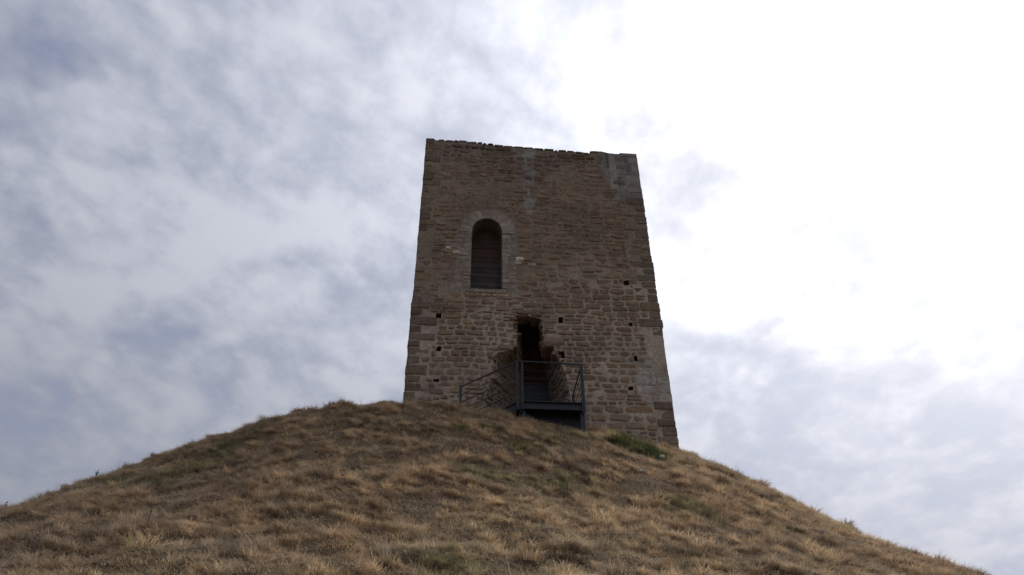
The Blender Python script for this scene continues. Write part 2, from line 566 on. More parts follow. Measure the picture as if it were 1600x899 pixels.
# ---- front wall core with holes, as pale mortar bedding
def wall_core():
    st = 0.05
    us = np.linspace(0.02, TW - .02, 150); nv = 262
    Ug, Tg = np.meshgrid(us, np.linspace(0, 1, nv))
    top = vtop(Ug) - .065 + (fbm(Ug, Ug * 0, 3.0, 2, 31) - .5) * .1
    Vg = 8.2 + (top - 8.2) * Tg
    cu = (Ug[:-1, :-1] + Ug[1:, 1:]) / 2; cv = (Vg[:-1, :-1] + Vg[1:, 1:]) / 2
    dead = np.zeros(cu.shape, bool)
    X, Y = Ug.copy(), Vg.copy()
    for poly in HOLES:
        dk = inside(poly, cu, cv)
        if not dk.any(): continue
        dead |= dk
        t = np.zeros(Ug.shape, bool); a = np.zeros(Ug.shape, bool)
        for di in (0, 1):
            for dj in (0, 1):
                t[di:di + dk.shape[0], dj:dj + dk.shape[1]] |= dk
                a[di:di + dk.shape[0], dj:dj + dk.shape[1]] |= ~dk
        bd = t & a
        _, qx, qy = nearest(poly, Ug[bd], Vg[bd])
        X[bd], Y[bd] = qx, qy
    dep = (fbm(X, Y, 5, 4, 32) - .5) * .03 + (fbm(X, Y, .8, 2, 33) - .5) * .03
    V = [FRONT(x, y_, z) for x, y_, z in zip(X.ravel(), dep.ravel(), Y.ravel())]
    n = X.shape[1]
    idx = np.argwhere(~dead)
    F = [(i * n + j, i * n + j + 1, (i + 1) * n + j + 1, (i + 1) * n + j) for i, j in idx.tolist()]
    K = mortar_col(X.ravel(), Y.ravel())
    link('mortar_bedding', make_mesh('mortar_bedding', V, F, K, True), M_STONE, tower)


wall_core()


def reveal(name, outer, inner, depth, sub=3, nd=8, cap=True, col=None, noise=.03, cap_extra=0.0):
    O, I = [], []
    n = len(outer)
    for i in range(n):
        a, b = outer[i], outer[(i + 1) % n]; c, d_ = inner[i], inner[(i + 1) % n]
        for s in range(sub):
            t = s / sub
            O.append((a[0] * (1 - t) + b[0] * t, a[1] * (1 - t) + b[1] * t))
            I.append((c[0] * (1 - t) + d_[0] * t, c[1] * (1 - t) + d_[1] * t))
    m_ = len(O)
    V, K = [], []
    ddp = [depth * i / (nd - 1) for i in range(nd)]
    if cap_extra: ddp.append(depth + cap_extra)
    for q, dd in enumerate(ddp):
        t = min(1, dd / depth)
        for a, b in zip(O, I):
            u, v = a[0] * (1 - t) + b[0] * t, a[1] * (1 - t) + b[1] * t
            if 0 < q < nd: u += (float(fbm(v, dd, 3, 3, 40)) - .5) * noise * 2; v += (float(fbm(u, dd, 3, 3, 41)) - .5) * noise
            V.append(FRONT(u, dd - (.012 if q == 0 else 0), v))
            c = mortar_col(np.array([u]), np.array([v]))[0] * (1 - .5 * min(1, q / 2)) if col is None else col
            K.append(c)
    F = []
    for q in range(len(ddp) - 1):
        for i in range(m_):
            j = (i + 1) % m_
            F.append((q * m_ + i, q * m_ + j, (q + 1) * m_ + j, (q + 1) * m_ + i))
    if cap:
        F.append(tuple(range((len(ddp) - 1) * m_, len(ddp) * m_)))
    link(name, make_mesh(name, V, F, np.array(K)), M_STONE, tower)


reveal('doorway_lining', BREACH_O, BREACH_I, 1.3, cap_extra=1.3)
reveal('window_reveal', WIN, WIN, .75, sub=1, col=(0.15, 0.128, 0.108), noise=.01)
for p in PUT:
    pp = putpoly(p)
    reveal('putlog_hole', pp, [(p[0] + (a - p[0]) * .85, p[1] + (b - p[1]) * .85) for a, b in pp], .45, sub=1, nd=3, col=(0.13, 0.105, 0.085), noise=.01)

# other three walls and the top
for fr, nm in ((RIGHT, 'right'), (BACK, 'back'), (LEFT, 'left')):
    us = np.linspace(0.02, TW - .02, 60); Ug, Tg = np.meshgrid(us, np.linspace(0, 1, 100))
    top = 21.05 + (fbm(Ug, Ug * 0, 3, 2, 50) - .5) * .1
    Vg = 8.2 + (top - 8.2) * Tg
    dep = (fbm(Ug + 20, Vg, 5, 3, 32) - .5) * .03
    V = [fr(x, y_, z) for x, y_, z in zip(Ug.ravel(), dep.ravel(), Vg.ravel())]
    n = 60
    F = [(i * n + j, i * n + j + 1, (i + 1) * n + j + 1, (i + 1) * n + j) for i in range(99) for j in range(59)]
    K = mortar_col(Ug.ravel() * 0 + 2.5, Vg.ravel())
    link('mortar_bedding', make_mesh('mortar_bedding', V, F, K, True), M_STONE, tower)
tb = Bag()
n = 24
Vt = []
for i in range(n):
    for j in range(n):
        x, y = -H2 + .05 + (TW - .1) * j / (n - 1), -H2 + .05 + (TW - .1) * i / (n - 1)
        w = min(1, (y + H2) / 2)
        Vt.append((x, y, float(vtop(x + H2)) * (1 - w) + 21.0 * w - ZB - .09 + random.uniform(-.02, .02)))
tb.add(Vt, [(i * n + j, i * n + j + 1, (i + 1) * n + j + 1, (i + 1) * n + j) for i in range(n - 1) for j in range(n - 1)], (.17, .15, .13))
tb.build('wall_top', M_STONE, tower)

# ---- laying stones
SINGLE = []         # (score, verts, faces, colour, location, name)
MASS = Bag()
SK = np.array((1.74, 1.66, 1.59))       # mean albedo of the sandstone


def place(fr, u, dd, v, w, h, V, F, col, name='stone', single=True):
    c = Vector(fr(u, dd, v))
    Vr = [fr.rel(*p) for p in V]
    if single:
        wp = Matrix.Rotation(YAW, 3, 'Z') @ c + tower.location
        col = np.asarray(col) * SK
        SINGLE.append((w * h / wp.length_squared if name == 'stone' else 9, Vr, F, col, c, name))
    else:
        MASS.add([(c.x + p[0], c.y + p[1], c.z + p[2]) for p in Vr], F, np.asarray(col) * SK)


def wob(u, v):
    return (float(fbm(u, v * .7, .55, 3, 60)) - .5) * .30


def lay(fr, front=True, seed=0, umax=TW, vlo=8.9):
    v = vlo
    while v < 21.3:
        mid = v
        ch = random.choice((random.uniform(.13, .18), random.uniform(.17, .23), random.uniform(.20, .28)))
        if mid > 14: ch = random.uniform(.15, .26)
        v2 = v + ch
        u = 0.0
        if front:
            rowstep = .02
            ug = np.arange(0, umax, rowstep)
            wv = np.array([wob(x, mid) for x in ug])
            bad = np.zeros(len(ug), bool)
            for fr_ in (.12, .5, .88):
                vv = v + ch * fr_ + wv
                for hp in HOLES: bad |= inside(hp, ug, vv)
                bad |= inside(WIN_S, ug, vv) & (vv > 14.55)
                bad |= quoin_mask(ug, vv)
                bad |= zone_ashlar(ug, vv)
            vm = v + ch * .5 + wv
            bad |= v + ch * .62 + wv > vtop(ug) - .17
        while u < umax - .05:
            if front:
                i0 = int(u / rowstep)
                while i0 < len(ug) and bad[i0]: i0 += 1
                if i0 >= len(ug): break
                u = max(u, ug[i0])
                i1 = i0
                while i1 < len(ug) and not bad[i1]: i1 += 1
                room = ug[min(i1, len(ug) - 1)] - u
            else:
                if u < .01: u = random.uniform(.35, .6)
                room = umax - random.uniform(.35, .6) - u
                if room < .1: break
            L = ch * random.choice((random.uniform(.85, 1.5), random.uniform(1.2, 2.2), random.uniform(1.6, 2.9))) + .03
            if mid < 13.5: L *= .92
            if room < L + .14: L = room
            if L < .06:
                u += L + .02; continue
            uc = u + L / 2
            wb = wob(uc, mid) if front else 0
            vc = v + ch / 2 + wb
            low = vc < 14.0 + .3 * (uc - 3)
            gap = random.uniform(.016, .046) if low else random.uniform(.014, .034)
            if not front: gap = .03
            skip = False
            if front:
                uu, vv_ = np.float64(uc), np.float64(vc)
                if zone_cement(uu, vv_): skip = random.random() < .78
                elif zone_streak(uu, vv_): skip = random.random() < .72
                elif not low and random.random() < .07: skip = True
            if not skip:
                two = ch > .21 and L < .6 and random.random() < .17
                parts = [(vc, ch)] if not two else [(vc - ch * .27, ch * .46), (vc + ch * .23, ch * .54)]
                for (a, b) in parts:
                    prot = random.uniform(.010, .030) if low else random.uniform(.002, .020)
                    topr = front and vc > float(vtop(uc)) - .36
                    if topr: prot += random.uniform(.01, .04); b *= random.uniform(.95, 1.15)
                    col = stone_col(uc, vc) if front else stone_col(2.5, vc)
                    if front and zone_jamb(np.float64(uc), np.float64(vc)):
                        col = np.array((.195, .168, .14)) * random.uniform(.85, 1.12); prot *= .5
                    if front and zone_cement(np.float64(uc), np.float64(vc)):
                        col = np.array((.12, .112, .108)) * random.uniform(.8, 1.2)
                    w_, h_ = max(.05, L - gap), max(.05, b - gap)
                    V, F = stone_geo(w_, h_, prot, expo=random.choice((3.2, 4.5, 6, 9)), jit=.085 if low else .07, flat=.012 if low else .02)
                    place(fr, uc, 0, a, w_, h_, V, F, col, single=front)
            u += L
        v = v2


def top_row():
    u = .40
    while u < 5.95:
        L = random.uniform(.16, .40)
        h = random.uniform(.08, .15)
        V, F = stone_geo(L - random.uniform(.0, .03), h, random.uniform(.005, .035), depth=.4, expo=random.choice((3.5, 5)), jit=.09)
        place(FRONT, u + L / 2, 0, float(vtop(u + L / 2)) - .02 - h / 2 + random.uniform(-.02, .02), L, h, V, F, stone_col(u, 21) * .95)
        u += L


# ---- quoins, wrapping the two front corners and laid simply on the rear ones
QUO = []
def quoin_mask(u, v):
    mk = np.zeros(len(u), bool)
    for (s, lo, hi, ln, kind) in QUO:
        inn = (v > lo - .03) & (v < hi + .03)
        mk |= inn & ((u < ln + .01) if s < 0 else (u > TW - ln - .01))
    return mk


for s in (-1, 1):
    v = 8.9; i = 0
    while True:
        h = random.uniform(.22, .34)
        tp = 21.26 if s < 0 else 21.06
        if v + h > tp - .12: h = tp - v
        ln = (random.uniform(.5, .78) if i % 2 else random.uniform(.3, .46))
        kind = 'brown'
        if s > 0 and 10.9 < v < 13.2: kind = 'pale'; ln = random.uniform(.28, .34) if i % 2 else random.uniform(.36, .45)
        if s > 0 and v > 18.8: kind = 'grey'
        if s < 0 and v > 14.2: ln *= .8
        QUO.append((s, v, v + h, ln, kind))
        v += h; i += 1
        if v > tp - .05: break

for qi, (s, lo, hi, ln, kind) in enumerate(QUO):
    side = random.uniform(.3, .7)
    h = hi - lo
    g = .022 if kind == 'pale' else .02
    out = random.uniform(-.006, .012) if kind != 'brown' else random.uniform(.0, .030)
    ox = random.uniform(-.008, .016) if kind != 'brown' else random.uniform(-.010, .016)
    if s > 0 and 13.25 < lo < 16.0: ox += random.uniform(.0, .035)
    if s > 0 and 13.25 < lo < 13.8: ox += .03
    if s < 0 and lo < 14.3: ox += .025
    # box in (x from the corner, y depth, z) with chamfered, jittered edges
    nb = 3
    V, F = [], []
    x0_, x1_ = -(ln - g), ox
    y0_, y1_ = -out, side
    z0_, z1_ = -h / 2 + g / 2, h / 2 - g / 2
    ch = .022 if kind == 'brown' else .008
    jt = .012 if kind == 'brown' else .003
    ring = [(x0_, y0_ + ch), (x0_ + ch, y0_), (x1_ - ch, y0_), (x1_, y0_ + ch), (x1_, y1_), (x0_, y1_)]
    levels = [(z0_, ch), (z0_ + ch, 0), ((z0_ + z1_) / 2, 0), (z1_ - ch, 0), (z1_, ch)]
    for z, ins in levels:
        for (x, y) in ring:
            xx = x + (ins if x == x0_ else -ins if x == x1_ else 0)
            yy = y + (ins if y <= y0_ + ch and y1_ != y else 0)
            V.append((s * xx + random.uniform(-jt, jt) * .6, yy + random.uniform(-jt, jt), z + random.uniform(-jt, jt) * .5))
    nr = len(ring)
    for a in range(len(levels) - 1):
        for b in range(nr):
            c = (b + 1) % nr
            f = (a * nr + b, a * nr + c, (a + 1) * nr + c, (a + 1) * nr + b)
            F.append(f if s > 0 else f[::-1])
    top_ = tuple((len(levels) - 1) * nr + b for b in range(nr)); bot = tuple(range(nr))[::-1]
    F += [top_ if s > 0 else top_[::-1], bot if s > 0 else bot[::-1]]
    if kind == 'pale': col = np.array((.262, .252, .228)) * random.uniform(.88, 1.1)
    elif kind == 'grey': col = np.array((.165, .155, .145)) * random.uniform(.85, 1.1)
    else: col = stone_col(3, min(lo, 13)) * np.array((.86, .92, .94)) * random.uniform(.85, 1.0)
    uc = 0 if s < 0 else TW
    place(FRONT, uc, 0, (lo + hi) / 2, ln, h, V, F, col, 'quoin')

lay(FRONT, True)
top_row()
lay(RIGHT, False); lay(LEFT, False); lay(BACK, False, vlo=10.3)
# rear corners: plain long-and-short stones
for fr in (BACK,):
    for cu in (0.0, TW):
        v = 9.5
        while v < 21:
            h = random.uniform(.22, .34)
            w_ = random.uniform(.5, 1.1)
            V, F = stone_geo(w_, h - .02, .02, depth=.5, expo=9, jit=.02)
            place(fr, cu + (w_ / 2 - .0 if cu == 0 else -w_ / 2), .0, v + h / 2, w_, h, V, F, stone_col(3, min(v, 20)), single=False)
            v += h
for fr, us in ((RIGHT, (.5, TW - .3)), (LEFT, (.3, TW - .5))):
    for cu in us:
        v = 9.5
        while v < 21:
            h = random.uniform(.2, .3)
            w_ = random.uniform(.45, .6)
            V, F = stone_geo(w_, h - .02, .016, expo=7, jit=.03)
            place(fr, cu, .0, v + h / 2, w_, h, V, F, stone_col(3, min(v, 20)), single=False)
            v += h

# ---- pale ashlar blocks inboard of the right corner
v = 10.9
while v < 13.2:
    h = random.uniform(.24, .32)
    e0 = float(np.interp(v + h / 2, [10.6, 11.0, 11.4, 11.75, 12.1, 12.3, 12.75, 13.2], [7.2, 6.75, 6.5, 6.55, 6.6, 6.95, 6.95, 7.0]))
    u = e0
    lim = TW - max([q[3] for q in QUO if q[0] > 0 and q[1] < v + h and q[2] > v] + [0]) - .004
    while u < lim - .12:
        L = min(random.uniform(.35, .75), lim - u)
        if lim - u - L < .15: L = lim - u
        V, F = stone_geo(L - .022, h - .022, .018, expo=14, jit=.006, flat=.004, n=12)
        place(FRONT, u + L / 2, 0, v + h / 2, L, h, V, F, np.array((.262, .252, .228)) * random.uniform(.85, 1.1), 'ashlar_block')
        u += L
    v += h

# ---- grey blockwork let into the cement at the top right
for ri in range(6):
    for ci in range(2):
        uu, vv_ = 6.80 + ci * .30, 19.42 + ri * .245
        w_ = .30 if ci == 0 else .26
        V, F = stone_geo(w_ - .014, .232, .006, expo=16, jit=.004, flat=.003, n=12)
        place(FRONT, uu + .04, 0, vv_ + .1, w_, .23, V, F, np.array((.120, .110, .108)) * random.uniform(.8, 1.25), 'block')

# ---- window surround: voussoirs, small jamb blocks, sill
NVO = 9
for i in range(NVO):
    t0, t1 = math.pi * i / NVO, math.pi * (i + 1) / NVO
    g = .007
    V, F = [], []
    seg = 3
    inner_, outer_ = [], []
    for q in range(seg + 1):
        t = t0 + (t1 - t0) * q / seg
        sn = abs(math.sin(t)) ** .9
        inner_.append((WC[0] + .482 * math.cos(t), WC[1] + .612 * sn))
        ro = 1 + random.uniform(-.03, .03)
        outer_.append((WC[0] + .90 * ro * math.cos(t), WC[1] + .98 * ro * sn))
    cx = sum(a for a, b in inner_ + outer_) / 8; cz = sum(b for a, b in inner_ + outer_) / 8
    loop = inner_ + outer_[::-1]
    loop = [(cx + (a - cx) * .975, cz + (b - cz) * .975) for a, b in loop]
    pr = random.uniform(.012, .022)
    for (a, b) in loop: V.append((a - cx, .08, b - cz))
    for (a, b) in loop: V.append((a - cx, -pr * .5, b - cz))
    for (a, b) in loop: V.append(((a - cx) * .95, -pr, (b - cz) * .95))
    nn = len(loop)
    for a in (0, nn):
        for b in range(nn):
            c = (b + 1) % nn
            F.append((a + c, a + b, a + nn + b, a + nn + c))
    for q in range(seg):
        F.append((2 * nn + q, 2 * nn + nn - 1 - q, 2 * nn + nn - 2 - q, 2 * nn + q + 1))
    place(FRONT, cx, 0, cz, .4, .4, V, F, np.array((.200, .178, .152)) * random.uniform(.92, 1.08), 'voussoir')
for s in (-1, 1):
    v = 14.72
    while v < WC[1] - .04:
        h = random.uniform(.12, .22)
        h = min(h, WC[1] - v)
        u = .485
        while u < .9:
            L = random.uniform(.16, .34)
            if .93 - u - L < .1: L = .93 - u
            V, F = stone_geo(L - .015, h - .015, .010, expo=9, jit=.03, flat=.006)
            place(FRONT, WC[0] + s * (u + L / 2), 0, v + h / 2, L, h, V, F, np.array((.192, .170, .147)) * random.uniform(.82, 1.15), 'jamb_block')
            u += L
        v += h
for (u, v, w_, h_, k_) in [(1.24, 16.10, .26, .14, .34), (.97, 16.27, .17, .13, .36), (3.24, 15.93, .25, .16, .50), (3.20, 15.76, .22, .13, .30), (1.66, 16.43, .10, .13, .33),
                           (1.45, 16.02, .3, .1, .26), (3.62, 15.72, .26, .12, .25)]:
    V, F = stone_geo(w_, h_, .034, expo=8, jit=.02, flat=.004)
    place(FRONT, u, 0, v, w_, h_, V, F, np.array((1, .95, .84)) * k_, 'pale_block')
u = 1.55
while u < 2.75:
    L = random.uniform(.10, .2)
    V, F = stone_geo(L - .02, .10, .034, expo=5, jit=.06)
    place(FRONT, u + L / 2, 0, 14.46, L, .1, V, F, np.array((.27, .215, .14)) * random.uniform(.8, 1.2), 'sill_brick')
    u += L
V, F = stone_geo(1.25, .15, .03, expo=14, jit=.01, n=14)
place(FRONT, 2.2, 0, 14.61, 1.25, .15, V, F, np.array((.19, .162, .135)), 'window_sill')
# the large bracket stone projecting at the breach
V, F = stone_geo(.62, .30, .05, depth=.7, expo=7, jit=.04)
place(FRONT, 4.20, 0, 12.88, .62, .3, V, F, np.array((.155, .12, .095)), 'bracket_stone')
V, F = stone_geo(.5, .22, .05, depth=.6, expo=3.5, jit=.08)
place(FRONT, 2.80, 0, 12.60, .5, .2, V, F, np.array((.15, .118, .09)), 'bracket_stone')
for uu, vv_, w_ in ((3.3, 13.86, .42), (3.72, 13.80, .36), (3.02, 13.62, .26)):
    V, F = stone_geo(w_, .16, .05, depth=.5, expo=3.4, jit=.1)
    place(FRONT, uu, 0, vv_, w_, .16, V, F, np.array((.12, .092, .072)), 'bracket_stone')

# ---- ragged broken stones round the breach
per = BREACH_O[14:] + BREACH_O[:13]
for (a, b) in zip(per, per[1:]):
    L_ = math.hypot(b[0] - a[0], b[1] - a[1])
    t = 0.0
    while t < L_ - .03:
        w_, h_ = random.uniform(.12, .30), random.uniform(.08, .17)
        c_ = (a[0] + (b[0] - a[0]) * t / L_, a[1] + (b[1] - a[1]) * t / L_)
        nx_, nz_ = -(b[1] - a[1]) / L_, (b[0] - a[0]) / L_      # away from the hole
        e_ = random.uniform(-.02, .10)
        V, F = stone_geo(w_, h_, random.uniform(.0, .04), depth=random.uniform(.15, .5), expo=random.choice((3.2, 4, 6)), jit=.12, flat=.03)
        place(FRONT, c_[0] + nx_ * e_, random.uniform(0, .05), c_[1] + nz_ * e_, w_, h_, V, F, np.array((.150, .115, .088)) * random.uniform(.6, 1.15), 'broken_stone')
        t += random.uniform(.12, .2)

# ---- rubble lining of the breach
def poly_u(poly, v, lo, hi):
    """u where the polygon's edge list lo..hi crosses height v"""
    pts = sorted([poly[i] for i in range(lo, hi)], key=lambda p: p[1])
    return float(np.interp(v, [p[1] for p in pts], [p[0] for p in pts]))


for side_, (lo, hi) in (('L', (14, 26)), ('R', (3, 14))):
    v = 9.98
    while v < 13.5:
        h = random.uniform(.10, .19)
        vc = v + h / 2
        uo, ui = poly_u(BREACH_O, vc, lo, hi), poly_u(BREACH_I, vc, lo, hi)
        L_ = math.hypot(ui - uo, 1.3)
        dirU = Vector((ui - uo, 1.3, 0)) / L_
        nrm = Vector((dirU.y, -dirU.x, 0)) * (1 if side_ == 'L' else -1)   # towards the opening
        s_ = .04
        while s_ < L_ - .08:
            w_ = random.choice((random.uniform(.07, .16), random.uniform(.12, .38)))
            w_ = min(w_, L_ - s_)
            c_ = s_ + w_ / 2
            V, F = stone_geo(w_ - .02, h - .02, random.uniform(.004, .026), depth=.06, expo=random.uniform(3, 5), jit=.1, flat=.02)
            base = Vector(FRONT(uo, 0, vc)) + dirU * c_ + Vector((0, 0, (float(fbm(c_, v, 2.5, 2, 90)) - .5) * .22))
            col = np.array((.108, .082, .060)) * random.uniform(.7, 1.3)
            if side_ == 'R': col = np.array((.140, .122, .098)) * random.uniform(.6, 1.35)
            # local x along dirU, local -y along nrm
            Vw = [(base.x + dirU.x * p[0] - nrm.x * p[1], base.y + dirU.y * p[0] - nrm.y * p[1], base.z + p[2]) for p in V]
            MASS.add(Vw, F if side_ == 'L' else [f[::-1] for f in F], col * SK)
            s_ += w_
        v += h

stones = sorted([s for s in SINGLE if s[5] == 'stone'], key=lambda s: -s[0])
cnt = len(stones)
for k_, s_ in enumerate(stones):
    if k_ < 300:
        link('stone', make_mesh('stone', s_[1], s_[2], np.array([s_[3]] * len(s_[1]))), M_STONE, tower, s_[4])
    else:
        c = s_[4]
        MASS.add([(c.x + p[0], c.y + p[1], c.z + p[2]) for p in s_[1]], s_[2], s_[3])
for s_ in SINGLE:
    if s_[5] != 'stone':
        link(s_[5], make_mesh(s_[5], s_[1], s_[2], np.array([s_[3]] * len(s_[1]))), M_STONE, tower, s_[4])
tag(MASS.build('rubble_stonework', M_STONE, tower), kind='stuff')
print('front stones', cnt)


# ---------------------------------------------------------------- boxes and bars
def box_geo(a, b, bev=0.0):
    x0, y0, z0 = a; x1, y1, z1 = b
    V = [(x0, y0, z0), (x1, y0, z0), (x1, y1, z0), (x0, y1, z0), (x0, y0, z1), (x1, y0, z1), (x1, y1, z1), (x0, y1, z1)]
    F = [(0, 3, 2, 1), (4, 5, 6, 7), (0, 1, 5, 4), (1, 2, 6, 5), (2, 3, 7, 6), (3, 0, 4, 7)]
    return V, F


def bar_geo(p, q, w, h=None, n=4, rot=None):
    """bar from p to q; n = 4 rectangular w x h (h vertical-ish), otherwise round of diameter w"""
    p, q = Vector(p), Vector(q)
    h = h or w
    t = (q - p).normalized()
    s = t.cross(Vector((0, 0, 1)))
    if s.length < .01: s = Vector((1, 0, 0))
    s.normalize()
    r = s.cross(t).normalized()
    V, F = [], []
    for e in (p, q):
        if n == 4:
            for a, b in ((-1, -1), (1, -1), (1, 1), (-1, 1)):
                V.append(tuple(e + s * a * w / 2 + r * b * h / 2))
        else:
            for i in range(n):
                an = 2 * math.pi * i / n
                V.append(tuple(e + (s * math.cos(an) + r * math.sin(an)) * w / 2))
    for i in range(n):
        j = (i + 1) % n
        F.append((i, j, n + j, n + i))
    F += [tuple(range(n))[::-1], tuple(range(n, 2 * n))]
    return V, F


def bevel_obj(o, w):
    md = o.modifiers.new('bevel', 'BEVEL'); md.width = w; md.segments = 1; md.limit_method = 'ANGLE'
    return o


# window boards
shut = Bag()
for x in (1.82, 2.57):
    V, F = box_geo(FRONT(x - .04, .60, 14.60), FRONT(x + .04, .66, 17.6))
    shut.add(V, F, (.06, .05, .045))
shutter = shut.build('wooden_shutter', M_WOOD, tower)
v = 14.60; i = 0
while v < 17.7:
    h = random.uniform(.17, .22)
    col = np.array((.085, .072, .068)) * random.uniform(.7, 1.3)
    if v > 16.1: col = np.array((.082, .052, .042)) * random.uniform(.8, 1.2)
    if 15.25 < v < 15.6: col = col * 1.25
    x0_, z0_ = 1.66 + random.uniform(0, .02), v + .006
    a = FRONT(1.67, .55 + random.uniform(-.006, .008), v + .006); b = FRONT(2.72, .598, v + h - .006)
    c = ((a[0] + b[0]) / 2, (a[1] + b[1]) / 2, (a[2] + b[2]) / 2)
    V, F = box_geo([a[q] - c[q] for q in range(3)], [b[q] - c[q] for q in range(3)])
    o = link('plank', make_mesh('plank', V, F, np.array([col] * 8)), M_WOOD, shutter, c)
    bevel_obj(o, .006)
    v += h

# inner door of steel, with reddish boarding above it
inn = Bag()
V, F = box_geo(FRONT(3.30, 1.42, 9.95), FRONT(4.32, 1.46, 12.24)); inn.add(V, F, (1, 1, 1))
idoor = inn.build('steel_door', M_METAL, tower)
fb = Bag()
V, F = box_geo(FRONT(3.30, 1.38, 12.20), FRONT(4.32, 1.42, 12.27)); fb.add(V, F, (1, 1, 1))
V, F = box_geo(FRONT(3.30, 1.38, 11.62), FRONT(4.32, 1.42, 11.68)); fb.add(V, F, (1, 1, 1))
fb.build('door_rail', M_METAL, idoor)
bd = Bag()
V, F = box_geo(FRONT(3.3, 1.92, 12.0), FRONT(4.4, 1.95, 14.9)); bd.add(V, F, (.09, .05, .04))
brd = bd.build('boarding', M_WOOD, tower)
v = 12.0
while v < 14.8:
    a = FRONT(3.3, 1.86, v + .006); b = FRONT(4.4, 1.915, v + .19)
    c = [(a[q] + b[q]) / 2 for q in range(3)]
    V, F = box_geo([a[q] - c[q] for q in range(3)], [b[q] - c[q] for q in range(3)])
    link('plank', make_mesh('plank', V, F, np.array([np.array((.15, .075, .055)) * random.uniform(.7, 1.2)] * 8)), M_WOOD, brd, c)
    v += .2

# ---------------------------------------------------------------- steel landing and stair
LU0, LU1, LO, LZ = 3.07, 4.70, 1.60, 9.97       # landing: left, right, projection, floor
stair = bpy.data.objects.new('steel_staircase', None)
C.objects.link(stair)
SO = FA + TU * 3.9 + TN * .8 + Vector((0, 0, 9.2))
stair.location = SO
stair.rotation_euler = (0, 0, YAW)
tag(stair, 'dark grey steel landing and short stair with railings at the broken tower doorway', 'staircase')


def S(u, off, z):      # staircase local coordinates (x along the face, y into the wall)
    return (u - 3.9, .8 - off, z - 9.2)


def sbox(name, u0, u1, o0, o1, z0, z1, parent=stair, bev=.006):
    a, b = S(u0, o1, z0), S(u1, o0, z1)
    c = [(a[q] + b[q]) / 2 for q in range(3)]
    V, F = box_geo([a[q] - c[q] for q in range(3)], [b[q] - c[q] for q in range(3)])
    par = c
    if parent is not stair: par = Vector(c) - parent.location
    o = link(name, make_mesh(name, V, F), M_METAL, parent, par)
    if bev: bevel_obj(o, bev)
    return o


def sbar(name, p, q, w, h=None, n=4, parent=stair):
    p, q = Vector(S(*p)), Vector(S(*q)); c = (p + q) / 2
    V, F = bar_geo(p - c, q - c, w, h, n)
    return link(name, make_mesh(name, V, F, smooth=False), M_METAL, parent, c if parent is stair else c - parent.location)


def channel(name, p, q, h=.22, fl=.07, th=.012):
    """C section with flanges pointing away from the wall"""
    p, q = Vector(S(*p)), Vector(S(*q)); c = (p + q) / 2
    t = (q - p).normalized(); up = Vector((0, 0, 1)); up = (up - t * up.dot(t)).normalized(); out = up.cross(t).normalized()
    if out.y > 0: out = -out
    prof = [(0, -h / 2), (fl, -h / 2), (fl, -h / 2 + th), (th, -h / 2 + th), (th, h / 2 - th), (fl, h / 2 - th), (fl, h / 2), (0, h / 2)]
    V = []
    for e in (p - c, q - c):
        for a, b in prof: V.append(tuple(e + out * a + up * b))
    n = len(prof)
    F = [(i, (i + 1) % n, n + (i + 1) % n, n + i) for i in range(n)] + [(0, 1, 2, 3), (0, 3, 4, 7), (4, 5, 6, 7), (8, 11, 10, 9), (8, 15, 12, 11), (12, 15, 14, 13)]
    return link(name, make_mesh(name, V, F), M_METAL, stair, c)


deck = sbox('landing_deck', LU0, LU1, .02, LO - .08, LZ - .045, LZ)
# grating bars on the underside of the deck
for i in range(9):
    u_ = LU0 + .12 + i * .175
    sbox('grating_bar', u_, u_ + .012, .04, LO - .1, LZ - .085, LZ - .047, bev=0)
channel('edge_beam', (LU0, LO - .07, LZ - .11), (LU1, LO - .07, LZ - .11))
sbar('side_beam', (LU0 + .03, .02, LZ - .15), (LU0 + .03, LO - .09, LZ - .15), .06, .2)
sbar('side_beam', (LU1 - .03, .02, LZ - .15), (LU1 - .03, LO - .09, LZ - .15), .06, .2)
sbox('kick_plate', LU0 + .01, LU1 - .01, LO - .074, LO - .066, LZ + .002, LZ + .045, bev=0)
# posts (flat bars bolted outside the beam)
for u_, w_ in ((2.965, .055), (3.10, .055)):
    po = sbox('post', u_ - w_ / 2, u_ + w_ / 2, LO + .002, LO + .022, LZ - .26, 11.13)
    for z_ in (LZ - .20, LZ - .10):
        sbox('bolt', u_ - .014, u_ + .014, LO + .022, LO + .036, z_ - .014, z_ + .014, parent=po)
po = sbox('post', LU1 - .08, LU1 + .01, LO + .002, LO + .03, LZ - .30, 11.10)
for z_ in (LZ - .22, LZ - .10):
    sbox('bolt', LU1 - .05, LU1 - .022, LO + .03, LO + .044, z_ - .014, z_ + .014, parent=po)
sbox('post', LU1 - .06, LU1, .03, .09, LZ - .05, 11.08)
sbar('post', (1.52, LO - .03, 8.9), (1.52, LO - .03, 10.34), .06, .02)
# legs and brace
sbox('leg', LU1 - .13, LU1 - .01, LO - .17, LO - .08, 8.6, LZ - .225)
sbox('leg', LU0 + .02, LU0 + .12, LO - .17, LO - .08, 8.6, LZ - .225)
sbox('leg', LU1 - .13, LU1 - .03, .10, .2, 8.6, LZ - .27)
sbar('brace', (LU0 + .1, LO - .2, LZ - .26), (LU0 + 1.05, LO - .2, 9.05), .05, .05)
sbox('cladding_panel', LU0 + .05, LU1 - .05, 1.20, 1.22, 8.7, LZ - .06)
